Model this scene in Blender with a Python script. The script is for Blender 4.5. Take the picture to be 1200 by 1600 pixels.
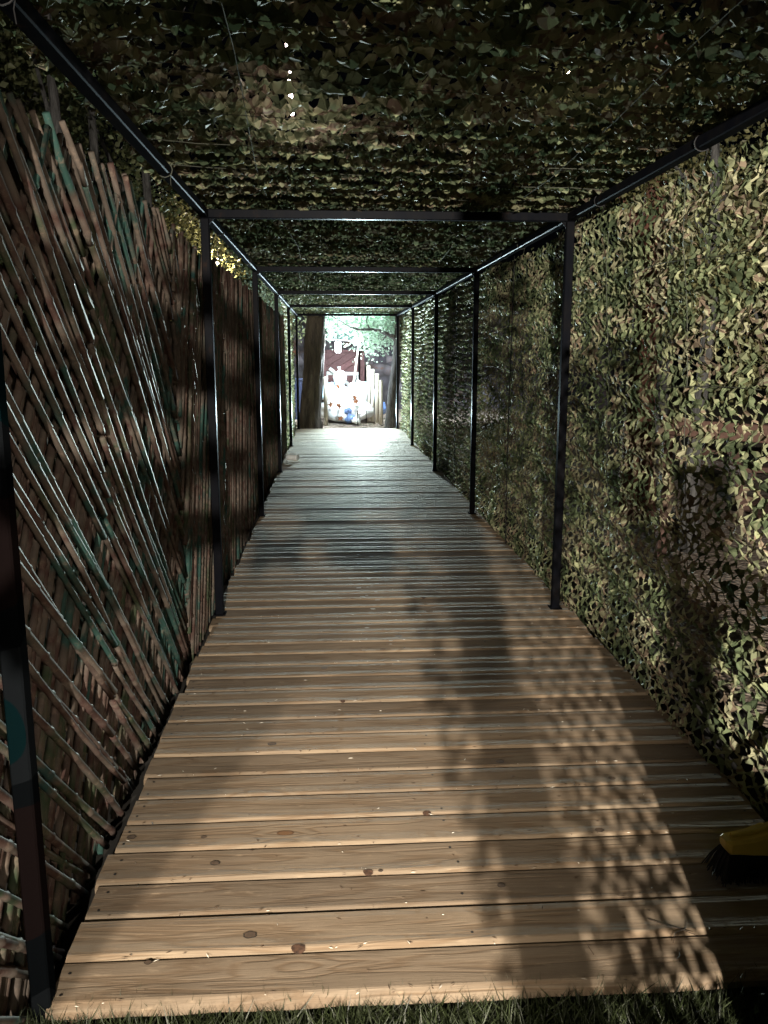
import bpy, bmesh, math, random
import numpy as np
from mathutils import Vector, Matrix, noise as mnoise
random.seed(7); rng = np.random.default_rng(11)
S = bpy.context.scene
COL = S.collection
PI = math.pi
for o in list(bpy.data.objects): bpy.data.objects.remove(o)

# ------------------------------------------------------------------ camera
CAMH = 1.52
cd = bpy.data.cameras.new('camera'); cam = bpy.data.objects.new('camera', cd); COL.objects.link(cam)
cd.sensor_fit = 'VERTICAL'; cd.sensor_height = 24.0; cd.lens = 1309.0/1600*24.0
cd.clip_start = 0.05; cd.clip_end = 400
cam.location = (0, 0, CAMH)
cam.rotation_euler = (math.radians(90-10.77), 0, math.radians(-3.564))
S.camera = cam

# ------------------------------------------------------------------ night sky
W = bpy.data.worlds.new('World'); S.world = W; W.use_nodes = True
bgn = W.node_tree.nodes['Background']
bgn.inputs['Color'].default_value = (0.30, 0.36, 0.5, 1); bgn.inputs['Strength'].default_value = 0.0022
S.view_settings.view_transform = 'Standard'; S.view_settings.look = 'None'
S.view_settings.exposure = 0.0; S.view_settings.gamma = 1.0
S.view_settings.use_curve_mapping = False

def point_light(name, loc, watts, color, radius):
    l = bpy.data.lights.new(name, 'POINT'); l.energy = watts; l.color = color; l.shadow_soft_size = radius
    o = bpy.data.objects.new(name, l); o.location = loc; COL.objects.link(o); return o
def spot_light(name, loc, target, watts, color, radius, size, blend):
    l = bpy.data.lights.new(name, 'SPOT'); l.energy = watts; l.color = color; l.shadow_soft_size = radius
    l.spot_size = math.radians(size); l.spot_blend = blend
    o = bpy.data.objects.new(name, l); o.location = loc; COL.objects.link(o)
    o.rotation_euler = (Vector(target)-Vector(loc)).to_track_quat('-Z', 'Y').to_euler(); return o
# yard lamps that stand behind the photographer
KEY = spot_light('yard_lamp_light', (0.02, -3.3, 2.06), (2.5, 3.0, 1.0), 5600, (1.0, 0.90, 0.77), 0.02, 84, 1.0)
KEY2 = spot_light('side_lamp_light', (-2.25, -4.3, 2.6), (-0.42, 3.2, 0.0), 3000, (1.0, 0.87, 0.72), 0.07, 27, 0.8)
# added fence fill, then cold floodlight past the far end, shining back into tunnel
KEY3 = spot_light('fence_fill_light', (1.60, -3.0, 2.0), (-0.95, 2.9, 0.95), 400, (1.0, 0.86, 0.72), 0.08, 40, 1.0)  # unseen lamp added to brighten the cane fence
FLOOD = spot_light('flood_lamp_light', (0.76, 22.9, 1.90), (0.30, 8.0, 2.20), 1300, (0.84, 0.96, 1.0), 0.10, 38, 1.0)
FLOOD2 = spot_light('ground_fill_light', (0.69, 19.05, 0.22), (0.25, 9.0, 2.3), 10000, (0.80, 1.0, 0.95), 0.06, 64, 0.9)  # added lamp, set low to light the roof net and walls
YARD = spot_light('yard_end_lamp_light', (0.45, 18.85, 4.1), (0.45, 21.0, 0.8), 7500, (0.82, 0.93, 1.0), 0.12, 90, 0.6)

# ------------------------------------------------------------------ helpers
def tag(o, label=None, cat=None, group=None, kind=None):
    if label: o['label'] = label
    if cat: o['category'] = cat
    if group: o['group'] = group
    if kind: o['kind'] = kind
    return o
def empty(name, loc=(0, 0, 0), label=None, cat=None, group=None):
    o = bpy.data.objects.new(name, None); o.location = loc; o.empty_display_size = 0.1
    COL.objects.link(o); return tag(o, label, cat, group)
def mesh_np(name, V, F, mats, parent=None, smooth=False, attr=None, loc=None, midx=None):
    me = bpy.data.meshes.new(name)
    if isinstance(F, np.ndarray):
        V = np.asarray(V, dtype=np.float32); n = F.shape[1]
        me.vertices.add(len(V)); me.vertices.foreach_set('co', V.ravel())
        me.loops.add(F.size); me.loops.foreach_set('vertex_index', F.ravel().astype(np.int32))
        me.polygons.add(len(F)); me.polygons.foreach_set('loop_start', np.arange(0, F.size, n, dtype=np.int32))
        me.polygons.foreach_set('loop_total', np.full(len(F), n, dtype=np.int32)); me.update(calc_edges=True)
    else:
        me.from_pydata([tuple(v) for v in V], [], F); me.update()
    if not isinstance(mats, (list, tuple)): mats = [mats]
    for m in mats: me.materials.append(m)
    me.polygons.foreach_set('use_smooth', [smooth]*len(me.polygons))
    if midx is not None: me.polygons.foreach_set('material_index', midx)
    if attr is not None:
        a = me.attributes.new('tint', 'FLOAT', 'POINT'); a.data.foreach_set('value', np.asarray(attr, dtype=np.float32))
    o = bpy.data.objects.new(name, me); COL.objects.link(o)
    if parent:
        o.parent = parent
    if loc is not None: o.location = loc
    return o
class MB:
    def __init__(s): s.V = []; s.F = []; s.T = []; s.M = []
    def add(s, vs, fs, t=0.5, m=0):
        k = len(s.V); s.V += [tuple(v) for v in vs]; s.F += [tuple(k+i for i in f) for f in fs]
        s.T += [t]*len(vs); s.M += [m]*len(fs)
    def box(s, c, d, rot=None, t=0.5, m=0, bev=0.0):
        hx, hy, hz = d[0]/2, d[1]/2, d[2]/2
        b = min(bev, hx*.9, hy*.9, hz*.9)
        if b <= 0:
            vs = [Vector((x*hx, y*hy, z*hz)) for x in (-1, 1) for y in (-1, 1) for z in (-1, 1)]
            fs = [(0, 1, 3, 2), (4, 6, 7, 5), (0, 4, 5, 1), (2, 3, 7, 6), (0, 2, 6, 4), (1, 5, 7, 3)]
        else:
            bm = bmesh.new(); bmesh.ops.create_cube(bm, size=1)
            for v in bm.verts: v.co = Vector((v.co.x*2*hx, v.co.y*2*hy, v.co.z*2*hz))
            bmesh.ops.bevel(bm, geom=bm.edges[:], offset=b, segments=1, affect='EDGES')
            bm.verts.index_update(); vs = [v.co.copy() for v in bm.verts]; fs = [tuple(v.index for v in f.verts) for f in bm.faces]; bm.free()
        R = rot if rot is not None else Matrix.Identity(3)
        s.add([R @ v + Vector(c) for v in vs], fs, t, m)
    def beam(s, a, b, w, h, t=0.5, m=0, bev=0.0, up=(0, 0, 1)):
        a = Vector(a); b = Vector(b); d = (b-a); L = d.length; d.normalize()
        u = Vector(up)
        if abs(d.dot(u)) > .98: u = Vector((0, 1, 0))
        x = d.cross(u).normalized(); z = x.cross(d).normalized()
        R = Matrix((x, d, z)).transposed()
        s.box((a+b)/2, (w, L, h), R, t, m, bev)
    def tube(s, pts, rad, n=8, t=0.5, m=0, caps=True, twist=0.0):
        pts = [Vector(p) for p in pts]
        if not isinstance(rad, (list, tuple, np.ndarray)): rad = [rad]*len(pts)
        k = len(s.V); d0 = (pts[1]-pts[0]).normalized()
        ref = Vector((0, 0, 1)) if abs(d0.z) < .9 else Vector((1, 0, 0))
        for i, p in enumerate(pts):
            d = (pts[min(i+1, len(pts)-1)]-pts[max(i-1, 0)]).normalized()
            x = d.cross(ref).normalized(); y = d.cross(x)
            for j in range(n):
                a = 2*PI*j/n+twist; s.V.append(tuple(p+(x*math.cos(a)+y*math.sin(a))*rad[i])); s.T.append(t)
        for i in range(len(pts)-1):
            for j in range(n):
                a = k+i*n+j; b = k+i*n+(j+1) % n
                s.F.append((a, b, b+n, a+n)); s.M.append(m)
        if caps:
            s.F.append(tuple(k+j for j in range(n))[::-1]); s.M.append(m)
            s.F.append(tuple(k+(len(pts)-1)*n+j for j in range(n))); s.M.append(m)
    def build(s, name, mats, parent=None, smooth=False):
        return mesh_np(name, s.V, s.F, mats, parent, smooth, s.T, midx=s.M)

# ------------------------------------------------------------------ materials
class NT:
    def __init__(s, name):
        s.m = bpy.data.materials.new(name); s.m.use_nodes = True; s.t = s.m.node_tree
        s.b = s.t.nodes['Principled BSDF']; s.x = 0
    def n(s, typ, **kw):
        nd = s.t.nodes.new(typ)
        for k, v in kw.items():
            if k in nd.inputs.keys() if hasattr(nd.inputs, 'keys') else False: nd.inputs[k].default_value = v
            else: setattr(nd, k, v)
        return nd
    def l(s, a, b): s.t.links.new(a, b)
    def ramp(s, fac, stops, interp='LINEAR'):
        r = s.t.nodes.new('ShaderNodeValToRGB'); r.color_ramp.interpolation = interp
        e = r.color_ramp.elements
        while len(e) < len(stops): e.new(0.5)
        for i, (p, c) in enumerate(stops):
            e[i].position = p; e[i].color = (c[0], c[1], c[2], 1)
        s.l(fac, r.inputs[0]); return r.outputs[0]
    def coord(s, scale=(1, 1, 1), kind='Object'):
        tc = s.t.nodes.new('ShaderNodeTexCoord'); mp = s.t.nodes.new('ShaderNodeMapping')
        mp.inputs['Scale'].default_value = scale; s.l(tc.outputs[kind], mp.inputs[0]); return mp.outputs[0]
    def noise(s, vec, scale, detail=4, rough=.55, dist=0.0):
        nz = s.t.nodes.new('ShaderNodeTexNoise'); nz.inputs['Scale'].default_value = scale
        nz.inputs['Detail'].default_value = detail; nz.inputs['Roughness'].default_value = rough
        nz.inputs['Distortion'].default_value = dist
        s.l(vec, nz.inputs['Vector']); return nz.outputs['Fac']
    def math(s, op, a, b=None, clamp=False):
        m = s.t.nodes.new('ShaderNodeMath'); m.operation = op; m.use_clamp = clamp
        for i, v in enumerate((a, b)):
            if v is None: continue
            if isinstance(v, (int, float)): m.inputs[i].default_value = v
            else: s.l(v, m.inputs[i])
        return m.outputs[0]
    def mix(s, fac, a, b, blend='MIX'):
        m = s.t.nodes.new('ShaderNodeMix'); m.data_type = 'RGBA'; m.blend_type = blend
        for sock, v in ((m.inputs[0], fac), (m.inputs[6], a), (m.inputs[7], b)):
            if isinstance(v, (int, float)): sock.default_value = v
            elif isinstance(v, tuple): sock.default_value = (v[0], v[1], v[2], 1)
            else: s.l(v, sock)
        return m.outputs[2]
    def bump(s, h, strength, dist=0.01):
        b = s.t.nodes.new('ShaderNodeBump'); b.inputs['Strength'].default_value = strength; b.inputs['Distance'].default_value = dist
        s.l(h, b.inputs['Height']); s.l(b.outputs[0], s.b.inputs['Normal'])
    def col(s, c):
        if isinstance(c, tuple): s.b.inputs['Base Color'].default_value = (c[0], c[1], c[2], 1)
        else: s.l(c, s.b.inputs['Base Color'])
    def tint(s):
        a = s.t.nodes.new('ShaderNodeAttribute'); a.attribute_name = 'tint'; return a.outputs['Fac']

def simple(name, c, rough=.6, metal=0.0, var=.25, scale=12.0, spec=.5, bump=.0, scl=(1, 1, 1)):
    t = NT(name); f = t.noise(t.coord(scl), scale, 5)
    t.col(t.ramp(f, [(.3, tuple(x*(1-var) for x in c)), (.7, tuple(x*(1+var) for x in c))]))
    t.b.inputs['Roughness'].default_value = rough; t.b.inputs['Metallic'].default_value = metal
    t.b.inputs['Specular IOR Level'].default_value = spec
    if bump: t.bump(t.noise(t.coord(scl), scale*3, 4), bump, .01)
    return t.m

def m_deck(name='deck_planks', gain=1.0):
    t = NT(name); tn = t.tint()
    tc = t.t.nodes.new('ShaderNodeTexCoord')
    # shift every plank's pattern along x and z by its own tint
    comb = t.t.nodes.new('ShaderNodeCombineXYZ')
    t.l(t.math('MULTIPLY', tn, 37.0), comb.inputs[0]); t.l(t.math('MULTIPLY', tn, 91.0), comb.inputs[2])
    add = t.t.nodes.new('ShaderNodeVectorMath'); add.operation = 'ADD'
    t.l(tc.outputs['Object'], add.inputs[0]); t.l(comb.outputs[0], add.inputs[1]); P = add.outputs[0]
    def mp(sc):
        m = t.t.nodes.new('ShaderNodeMapping'); m.inputs['Scale'].default_value = sc; t.l(P, m.inputs[0]); return m.outputs[0]
    # knots
    vo = t.t.nodes.new('ShaderNodeTexVoronoi'); vo.inputs['Scale'].default_value = 1.0; t.l(mp((2.6, 5.2, .2)), vo.inputs['Vector'])
    kd = vo.outputs['Distance']
    sep = t.t.nodes.new('ShaderNodeSeparateColor'); t.l(vo.outputs['Color'], sep.inputs[0])
    sel = t.math('GREATER_THAN', sep.outputs[0], .60)
    rad = t.math('ADD', t.math('MULTIPLY', sep.outputs[1], .055), .018)
    knot = t.math('MULTIPLY', sel, t.math('LESS_THAN', kd, rad))
    ringm = t.math('MULTIPLY', sel, t.math('LESS_THAN', kd, t.math('ADD', rad, .014)))
    pull = t.math('MULTIPLY', sel, t.math('SUBTRACT', 1.0, t.math('MULTIPLY', kd, 3.2), ), True)
    pull = t.math('MULTIPLY', t.math('MAXIMUM', pull, 0.0), 2.2)
    # grain
    big = t.noise(mp((.9, 9, 1)), 2.0, 3, .5, .6)
    ph = t.math('ADD', t.math('MULTIPLY', big, 26.0), t.math('MULTIPLY', pull, 5.0))
    rings = t.math('ADD', t.math('MULTIPLY', t.math('SINE', ph), .5), .5)
    rings = t.math('POWER', rings, 2.5)
    fine = t.noise(mp((3.5, 120, 10)), 1.5, 6, .7)
    blot = t.noise(mp((1.4, 4, 1)), 2.2, 5, .6)
    base = t.ramp(blot, [(.25, (.235, .180, .122)), (.5, (.325, .252, .175)), (.8, (.42, .335, .235))])
    c = t.mix(t.math('MULTIPLY', rings, .5), base, (.20, .125, .066))
    c = t.mix(t.math('MULTIPLY', t.math('SUBTRACT', fine, .35, True), .75), c, (.155, .10, .058))
    vt = t.ramp(tn, [(0, (.52, .52, .53)), (.5, (.68, .68, .68)), (1, (.84, .83, .81))])
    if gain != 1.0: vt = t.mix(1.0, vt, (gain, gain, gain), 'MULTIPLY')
    c = t.mix(1.0, c, vt, 'MULTIPLY')
    st = t.noise(t.coord((1, 1, 1)), 1.1, 5, .65)       # trodden greyish dirt
    c = t.mix(t.math('MULTIPLY', t.math('SUBTRACT', st, .47, True), 2.6, True), c, (.17, .135, .10))
    sm = t.noise(mp((16, 46, 1)), 1.0, 3, .6)            # saw marks and small scuffs
    c = t.mix(t.math('MULTIPLY', t.math('SUBTRACT', sm, .62, True), 2.2, True), c, (.47, .36, .24))
    c = t.mix(ringm, c, (.10, .055, .028)); c = t.mix(knot, c, (.155, .085, .042))
    t.col(c); t.b.inputs['Roughness'].default_value = .8
    t.b.inputs['Specular IOR Level'].default_value = .2
    t.bump(t.math('ADD', t.math('MULTIPLY', fine, 1.0), t.math('MULTIPLY', rings, -.6)), .35, .004)
    return t.m

def m_net(name='camouflage_fabric', gain=1.0):
    t = NT(name); v = t.coord((1, 1, 1)); tn = t.tint()
    f = t.math('ADD', t.noise(v, 4.2, 3, .6, .4), t.math('MULTIPLY', t.math('SUBTRACT', tn, .5), .10))
    c = t.ramp(f, [(0, (.085, .115, .065)), (.40, (.16, .20, .115)), (.48, (.30, .33, .205)), (.55, (.21, .17, .13)), (.59, (.33, .335, .23)), (.68, (.085, .08, .065))], 'CONSTANT')
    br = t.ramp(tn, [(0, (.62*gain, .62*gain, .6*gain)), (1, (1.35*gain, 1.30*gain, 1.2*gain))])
    c = t.mix(1.0, c, br, 'MULTIPLY'); t.col(c)
    t.b.inputs['Roughness'].default_value = .6; t.b.inputs['Specular IOR Level'].default_value = .08
    tr = t.t.nodes.new('ShaderNodeBsdfTranslucent'); t.l(c, tr.inputs[0])
    mx = t.t.nodes.new('ShaderNodeMixShader'); mx.inputs[0].default_value = .34
    out = t.t.nodes['Material Output']
    t.l(t.b.outputs[0], mx.inputs[1]); t.l(tr.outputs[0], mx.inputs[2]); t.l(mx.outputs[0], out.inputs[0])
    return t.m

def m_cane():
    t = NT('painted_cane'); tn = t.tint(); v = t.coord((1, 1, 1))
    f = t.math('ADD', t.noise(t.coord((1, .8, 1.0)), 1.5, 3, .6, .7), t.math('MULTIPLY', t.math('SUBTRACT', tn, .5), .13))
    c = t.ramp(f, [(.0, (.022, .055, .048)), (.39, (.032, .072, .062)), (.42, (.080, .067, .056)), (.47, (.118, .099, .083)), (.515, (.066, .037, .032)), (.55, (.105, .086, .073)), (.60, (.038, .058, .032)), (.64, (.12, .092, .074)), (.71, (.026, .064, .060))])
    wear = t.noise(v, 26.0, 5, .75)
    c = t.mix(t.math('MULTIPLY', t.math('SUBTRACT', wear, .52, True), 3.4, True), c, (.22, .165, .125))
    dirt = t.noise(v, 7.5, 6, .72)
    c = t.mix(t.math('MULTIPLY', t.math('SUBTRACT', dirt, .5, True), 3.0, True), c, (.05, .033, .023))
    t.col(c); t.b.inputs['Roughness'].default_value = .62; t.b.inputs['Specular IOR Level'].default_value = .05
    t.bump(t.noise(v, 60, 3), .25, .003)
    return t.m

def m_post_camo():
    t = NT('shaded_camo_steel'); f = t.noise(t.coord((.6, .6, 1.15)), 2.0, 1, .4, .3)
    c = t.ramp(f, [(0, (.0015, .006, .007)), (.44, (.005, .006, .007)), (.50, (.002, .0025, .003)), (.57, (.0045, .003, .003)), (.64, (.0015, .006, .007))], 'CONSTANT')  # camouflage paint, darkened to stand in for shade on the post
    t.col(c); t.b.inputs['Roughness'].default_value = .6; t.b.inputs['Specular IOR Level'].default_value = 0.0; return t.m

def m_leaf(name, c, tr=.3, spread=.5):
    t = NT(name); tn = t.tint()
    cc = t.ramp(tn, [(0, tuple(x*(1-spread) for x in c)), (1, tuple(min(1, x*(1+spread)) for x in c))])
    t.col(cc); t.b.inputs['Roughness'].default_value = .5
    g = t.t.nodes.new('ShaderNodeBsdfTranslucent'); t.l(cc, g.inputs[0])
    mx = t.t.nodes.new('ShaderNodeMixShader'); mx.inputs[0].default_value = tr
    t.l(t.b.outputs[0], mx.inputs[1]); t.l(g.outputs[0], mx.inputs[2]); t.l(mx.outputs[0], t.t.nodes['Material Output'].inputs[0])
    return t.m

def m_bark(name, c1, c2, sc=14):
    t = NT(name); v = t.coord((1, 1, .22)); f = t.noise(v, sc, 6, .65, .5)
    t.col(t.ramp(f, [(.35, c1), (.62, c2)])); t.b.inputs['Roughness'].default_value = .85
    t.bump(f, 1.0, .05); return t.m

def m_emit(name, c, s):
    t = NT(name); t.col((.9, .9, .9)); t.b.inputs['Emission Color'].default_value = (*c, 1); t.b.inputs['Emission Strength'].default_value = s
    return t.m

def m_gravel():
    t = NT('gravel_ground'); v = t.coord()
    vo = t.t.nodes.new('ShaderNodeTexVoronoi'); vo.inputs['Scale'].default_value = 28; t.l(v, vo.inputs['Vector'])
    sep = t.t.nodes.new('ShaderNodeSeparateColor'); t.l(vo.outputs['Color'], sep.inputs[0])
    c = t.ramp(sep.outputs[0], [(0, (.17, .13, .10)), (.5, (.34, .28, .22)), (1, (.55, .48, .40))])
    big = t.noise(v, .6, 4)
    c = t.mix(t.math('MULTIPLY', t.math('SUBTRACT', big, .5, True), 3, True), c, (.13, .10, .07))
    c = t.mix(t.math('MULTIPLY', vo.outputs['Distance'], .9, True), c, (.07, .05, .04))
    t.col(c); t.b.inputs['Roughness'].default_value = .9
    t.bump(t.math('SUBTRACT', 1.0, vo.outputs['Distance']), .9, .02); return t.m

def m_stone():
    t = NT('rubble_stone'); v = t.coord((1, 1, 1.3))
    vo = t.t.nodes.new('ShaderNodeTexVoronoi'); vo.inputs['Scale'].default_value = 3.4; t.l(v, vo.inputs['Vector'])
    sep = t.t.nodes.new('ShaderNodeSeparateColor'); t.l(vo.outputs['Color'], sep.inputs[0])
    c = t.ramp(sep.outputs[0], [(0, (.07, .065, .085)), (.5, (.15, .14, .17)), (1, (.30, .27, .29))])
    rust = t.noise(v, 1.2, 5, .7)
    c = t.mix(t.math('MULTIPLY', t.math('SUBTRACT', rust, .54, True), 8, True), c, (.27, .11, .05))
    c = t.mix(t.math('MULTIPLY', vo.outputs['Distance'], 1.1, True), c, (.04, .035, .035))
    t.col(c); t.b.inputs['Roughness'].default_value = .9
    t.bump(t.math('SUBTRACT', 1.0, vo.outputs['Distance']), 1.0, .06); return t.m

def m_wood(name, c, axis=(1.2, 20, 20), dark=.55):
    t = NT(name); f = t.noise(t.coord(axis), 2.0, 6, .65, .5); tn = t.tint()
    cc = t.ramp(f, [(.3, tuple(x*dark for x in c)), (.7, c)])
    cc = t.mix(1.0, cc, t.ramp(tn, [(0, (.7, .7, .7)), (1, (1.2, 1.2, 1.2))]), 'MULTIPLY')
    t.col(cc); t.b.inputs['Roughness'].default_value = .7; t.bump(f, .4, .006); return t.m

def m_steel():
    t = NT('black_steel'); f = t.noise(t.coord((1, 1, .5)), 14, 5, .6)
    t.col(t.ramp(f, [(.35, (.0035, .004, .006)), (.62, (.006, .006, .007)), (.74, (.022, .012, .008))]))
    t.b.inputs['Roughness'].default_value = .6; t.b.inputs['Specular IOR Level'].default_value = 0.0
    g = t.t.nodes.new('ShaderNodeBsdfGlossy'); g.inputs['Roughness'].default_value = .36; g.inputs['Color'].default_value = (.8, .85, .95, 1)
    mx = t.t.nodes.new('ShaderNodeMixShader'); lw = t.t.nodes.new('ShaderNodeLayerWeight'); lw.inputs['Blend'].default_value = .5
    t.l(t.math('ADD', t.math('MULTIPLY', t.math('POWER', lw.outputs['Facing'], 7.0), .09), .002), mx.inputs[0])
    t.l(t.b.outputs[0], mx.inputs[1]); t.l(g.outputs[0], mx.inputs[2]); t.l(mx.outputs[0], t.t.nodes['Material Output'].inputs[0])
    return t.m

M = dict(
    deck=m_deck(), deckedge=m_deck('lit_plank_edge', 1.18), net=m_net(), roofnet=m_net('shaded_roof_fabric', .56), cane=m_cane(), camo_post=m_post_camo(),  # lighter edge copy and darker roof copy: light and shade put into the colour
    steel=m_steel(),
    nail=simple('nail_head', (.02, .017, .015), .5, .3, .3, 60),
    cord=simple('net_cord', (.07, .075, .06), .9, 0, .2, 12, .1), hole=simple('knot_hole', (.05, .024, .012), .9, 0, .6, 90),
    knot=simple('knot_wood', (.085, .055, .034), .7, 0, .3, 90), gravel=m_gravel(), stone=m_stone(),
    grass=m_leaf('grass_blade', (.028, .038, .014), .3, .6),
    leaf=m_leaf('tree_leaf', (.14, .155, .075), .3, .55), leafy=m_leaf('yellow_green_leaf', (.17, .165, .075), .35, .5),
    leafp=m_leaf('pale_green_leaf', (.40, .52, .42), .5, .4),
    bark=m_bark('pine_bark', (.010, .008, .007), (.058, .050, .040), 9), bark2=m_bark('grey_bark', (.03, .03, .03), (.12, .12, .118), 20),
    barkr=m_bark('reddish_bark', (.08, .035, .025), (.2, .09, .06), 18),
    redwood=m_wood('red_brown_board', (.15, .085, .065)), redlat=m_wood('dark_red_board', (.11, .045, .045), (6, 6, 6), .7),
    greywood=m_wood('grey_timber', (.42, .44, .42)), palewood=m_wood('pale_peeled_log', (.80, .74, .62), (8, 8, 1)),
    plank=m_wood('rough_board', (.22, .15, .09)),
    yellow=simple('yellow_plastic', (.50, .36, .07), .35, 0, .12, 8), bristle=simple('black_bristle', (.006, .006, .007), .8, 0, .3, 60),
    bag=simple('white_plastic_bag', (.80, .84, .86), .3, 0, .12, 5, .6, .3), bagb=simple('blue_plastic_bag', (.12, .20, .42), .35, 0, .3, 6, .5, .3),
    bagg=simple('pale_blue_plastic_bag', (.42, .60, .70), .3, 0, .2, 5, .5, .3),
    bin=simple('blue_bin_plastic', (.012, .018, .045), .45), leafdry=simple('dry_leaf', (.22, .08, .03), .8, 0, .5, 20),
    green=simple('dark_green_panel', (.012, .045, .035), .5), white=simple('white_enamel', (.75, .77, .78), .4, 0, .06),
    tin=simple('brushed_tin', (.78, .80, .82), .5, .0, .15, 8), glassy=simple('clear_lens', (.7, .76, .8), .1, .2, .1),
    needle=simple('pine_needle', (.05, .028, .014), .7), paint=simple('white_paint_fleck', (.46, .48, .46), .8, 0, .3, 200),
    bulb=m_emit('warm_bulb', (1, .86, .66), 40.0), tube=m_emit('white_lantern', (.92, .97, 1), 14.0), lens=m_emit('flood_lens', (.85, .95, 1), 30.0),
    glow_pink=m_emit('pink_white_glow', (1, .82, .78), 36.0), paper=simple('pink_paper', (.75, .45, .42), .6),  # pink-white glow for the added roof tube
)

# ------------------------------------------------------------------ ground
def sheet(name, x0, x1, y0, y1, z, mat, nx=2, ny=2, amp=0):
    xs = np.linspace(x0, x1, nx); ys = np.linspace(y0, y1, ny); V = []; F = []
    for j in range(ny):
        for i in range(nx):
            V.append((xs[i], ys[j], z+(mnoise.noise(Vector((xs[i]*.8, ys[j]*.8, 3)))*amp if amp else 0)))
    for j in range(ny-1):
        for i in range(nx-1):
            a = j*nx+i; F.append((a, a+1, a+nx+1, a+nx))
    return mesh_np(name, V, F, mat)
tag(sheet('ground', -60, 60, -40, 90, -.13, M['gravel'], 60, 60), kind='structure')
tag(sheet('shade_sheet', -2.6, 1.9, 1.72, 17.2, -.117, simple('shade_dark', (.009, .008, .006), .95), 6, 20), kind='structure')  # near-black sheet: shade beside and under the boards put into its colour
tag(sheet('lawn', -3.2, 3.0, -6, 1.72, -.10, simple('lawn_soil', (.03, .03, .015), .95), 8, 8), kind='structure')

# grass blades against the near edge of the boards
def blades(n, x0, x1, y0, y1, z, h):
    x = rng.uniform(x0, x1, n); y = rng.uniform(y0, y1, n); a = rng.uniform(0, 2*PI, n); hh = h*rng.uniform(.55, 1.15, n)
    w = rng.uniform(.0016, .0032, n); bx = np.cos(a); by = np.sin(a); ln = rng.uniform(.15, .8, n)*hh; b = rng.uniform(0, 2*PI, n)
    V = np.zeros((n, 5, 3)); lx = np.cos(b)*ln; ly = np.sin(b)*ln
    V[:, 0] = np.stack([x-bx*w, y-by*w, np.full(n, z)], 1); V[:, 1] = np.stack([x+bx*w, y+by*w, np.full(n, z)], 1)
    V[:, 2] = np.stack([x+bx*w*.8+lx*.35, y+by*w*.8+ly*.35, z+hh*.6], 1); V[:, 3] = np.stack([x-bx*w*.8+lx*.35, y-by*w*.8+ly*.35, z+hh*.6], 1)
    V[:, 4] = np.stack([x+lx, y+ly, z+hh], 1)
    k = np.arange(n)[:, None]*5
    F = np.concatenate([k+np.array([[0, 1, 2]]), k+np.array([[0, 2, 3]]), k+np.array([[3, 2, 4]])])
    return V.reshape(-1, 3), F, np.repeat(rng.random(n), 5)
V, F, T = blades(26000, -.95, 2.0, 1.42, 1.765, -.10, .10)
tag(mesh_np('grass', V, F, M['grass'], attr=T), 'short green grass at the near edge of the boardwalk', 'grass', kind='stuff')

# ------------------------------------------------------------------ boardwalk
DX0, DX1, DY0, DY1, PW = -.695, 1.415, 1.765, 17.25, .1565
deck = MB()
npl = int((DY1-DY0)/PW)
prof = [(0.000, -.030), (0.000, -.0125), (.006, -.0085), (.021, -.0015), (.026, 0.0), (.075, -.0012), (.128, 0.0), (.1515, -.0006), (.1528, -.0025), (.1528, -.030)]
for i in range(npl):
    y = DY0+i*PW; t = random.random()
    zj = random.uniform(-.0018, .0018); xa = DX0+random.uniform(-.012, .012); xb = DX1+random.uniform(-.010, .010)
    sk = random.uniform(-.0022, .0022); tl = random.uniform(-.0015, .0015)
    nx = 22 if i < 16 else 5; V = []
    for a in range(nx):
        u = a/(nx-1); x = xa+(xb-xa)*u
        for k, (py, pz) in enumerate(prof):
            e = .0016*mnoise.noise(Vector((x*7, i*3.1, k))) if k <= 3 else 0
            rag = .006*mnoise.noise(Vector((x*17, 1.3, 0))) if (i == 0 and k <= 2) else 0
            V.append((x, y+py+sk*(u-.5)*2+e+rag, pz+zj+tl*(u-.5)*2))
    n = len(prof); F = []
    for a in range(nx-1):
        for k in range(n-1):
            F.append((a*n+k, (a+1)*n+k, (a+1)*n+k+1, a*n+k+1))
    F.append(tuple(range(n))[::-1]); F.append(tuple((nx-1)*n+k for k in range(n)))
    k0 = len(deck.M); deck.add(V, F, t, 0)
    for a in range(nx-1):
        for k in (1, 2): deck.M[k0+a*(n-1)+k] = 4  # near chamfers take the brighter wood, as if catching light
    for jx in (DX0+.035, DX1-.035, .36):
        for q in (.045, .118):
            if jx == .36 and random.random() < .5: continue
            r = .0044; cx = jx+random.uniform(-.008, .008); cy = y+q+random.uniform(-.008, .008)
            vs = [(cx+r*math.cos(k*PI/4), cy+r*math.sin(k*PI/4), zj+.0016+tl) for k in range(8)]
            deck.add(vs, [tuple(range(8))], .5, 1)
for (x, y, r) in [(-.232, 1.992, .0125), (.85, 2.423, .010), (.475, 2.158, .008), (-.652, 2.476, .010), (-.423, 2.462, .006), (-.368, 2.319, .010), (-.48, 1.905, .007), (.13, 2.25, .005),
                  (.62, 2.9, .010), (-.25, 3.1, .012), (.9, 3.45, .009), (-.05, 3.9, .010), (.35, 4.35, .012), (-.4, 4.6, .010), (1.0, 2.75, .009), (1.12, 4.2, .010)]:
    for (rr, mi, zz) in ((r*1.18, 1, .0030), (r, 5, .0036)):
        ph = x*9; vs = [(x+rr*1.25*math.cos(k*PI/9)*(1+.12*math.sin(k*2.1+ph)), y+rr*.95*math.sin(k*PI/9)*(1+.10*math.cos(k*1.7+ph)), zz) for k in range(18)]
        deck.add(vs, [tuple(range(18))], .5, mi)
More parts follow.
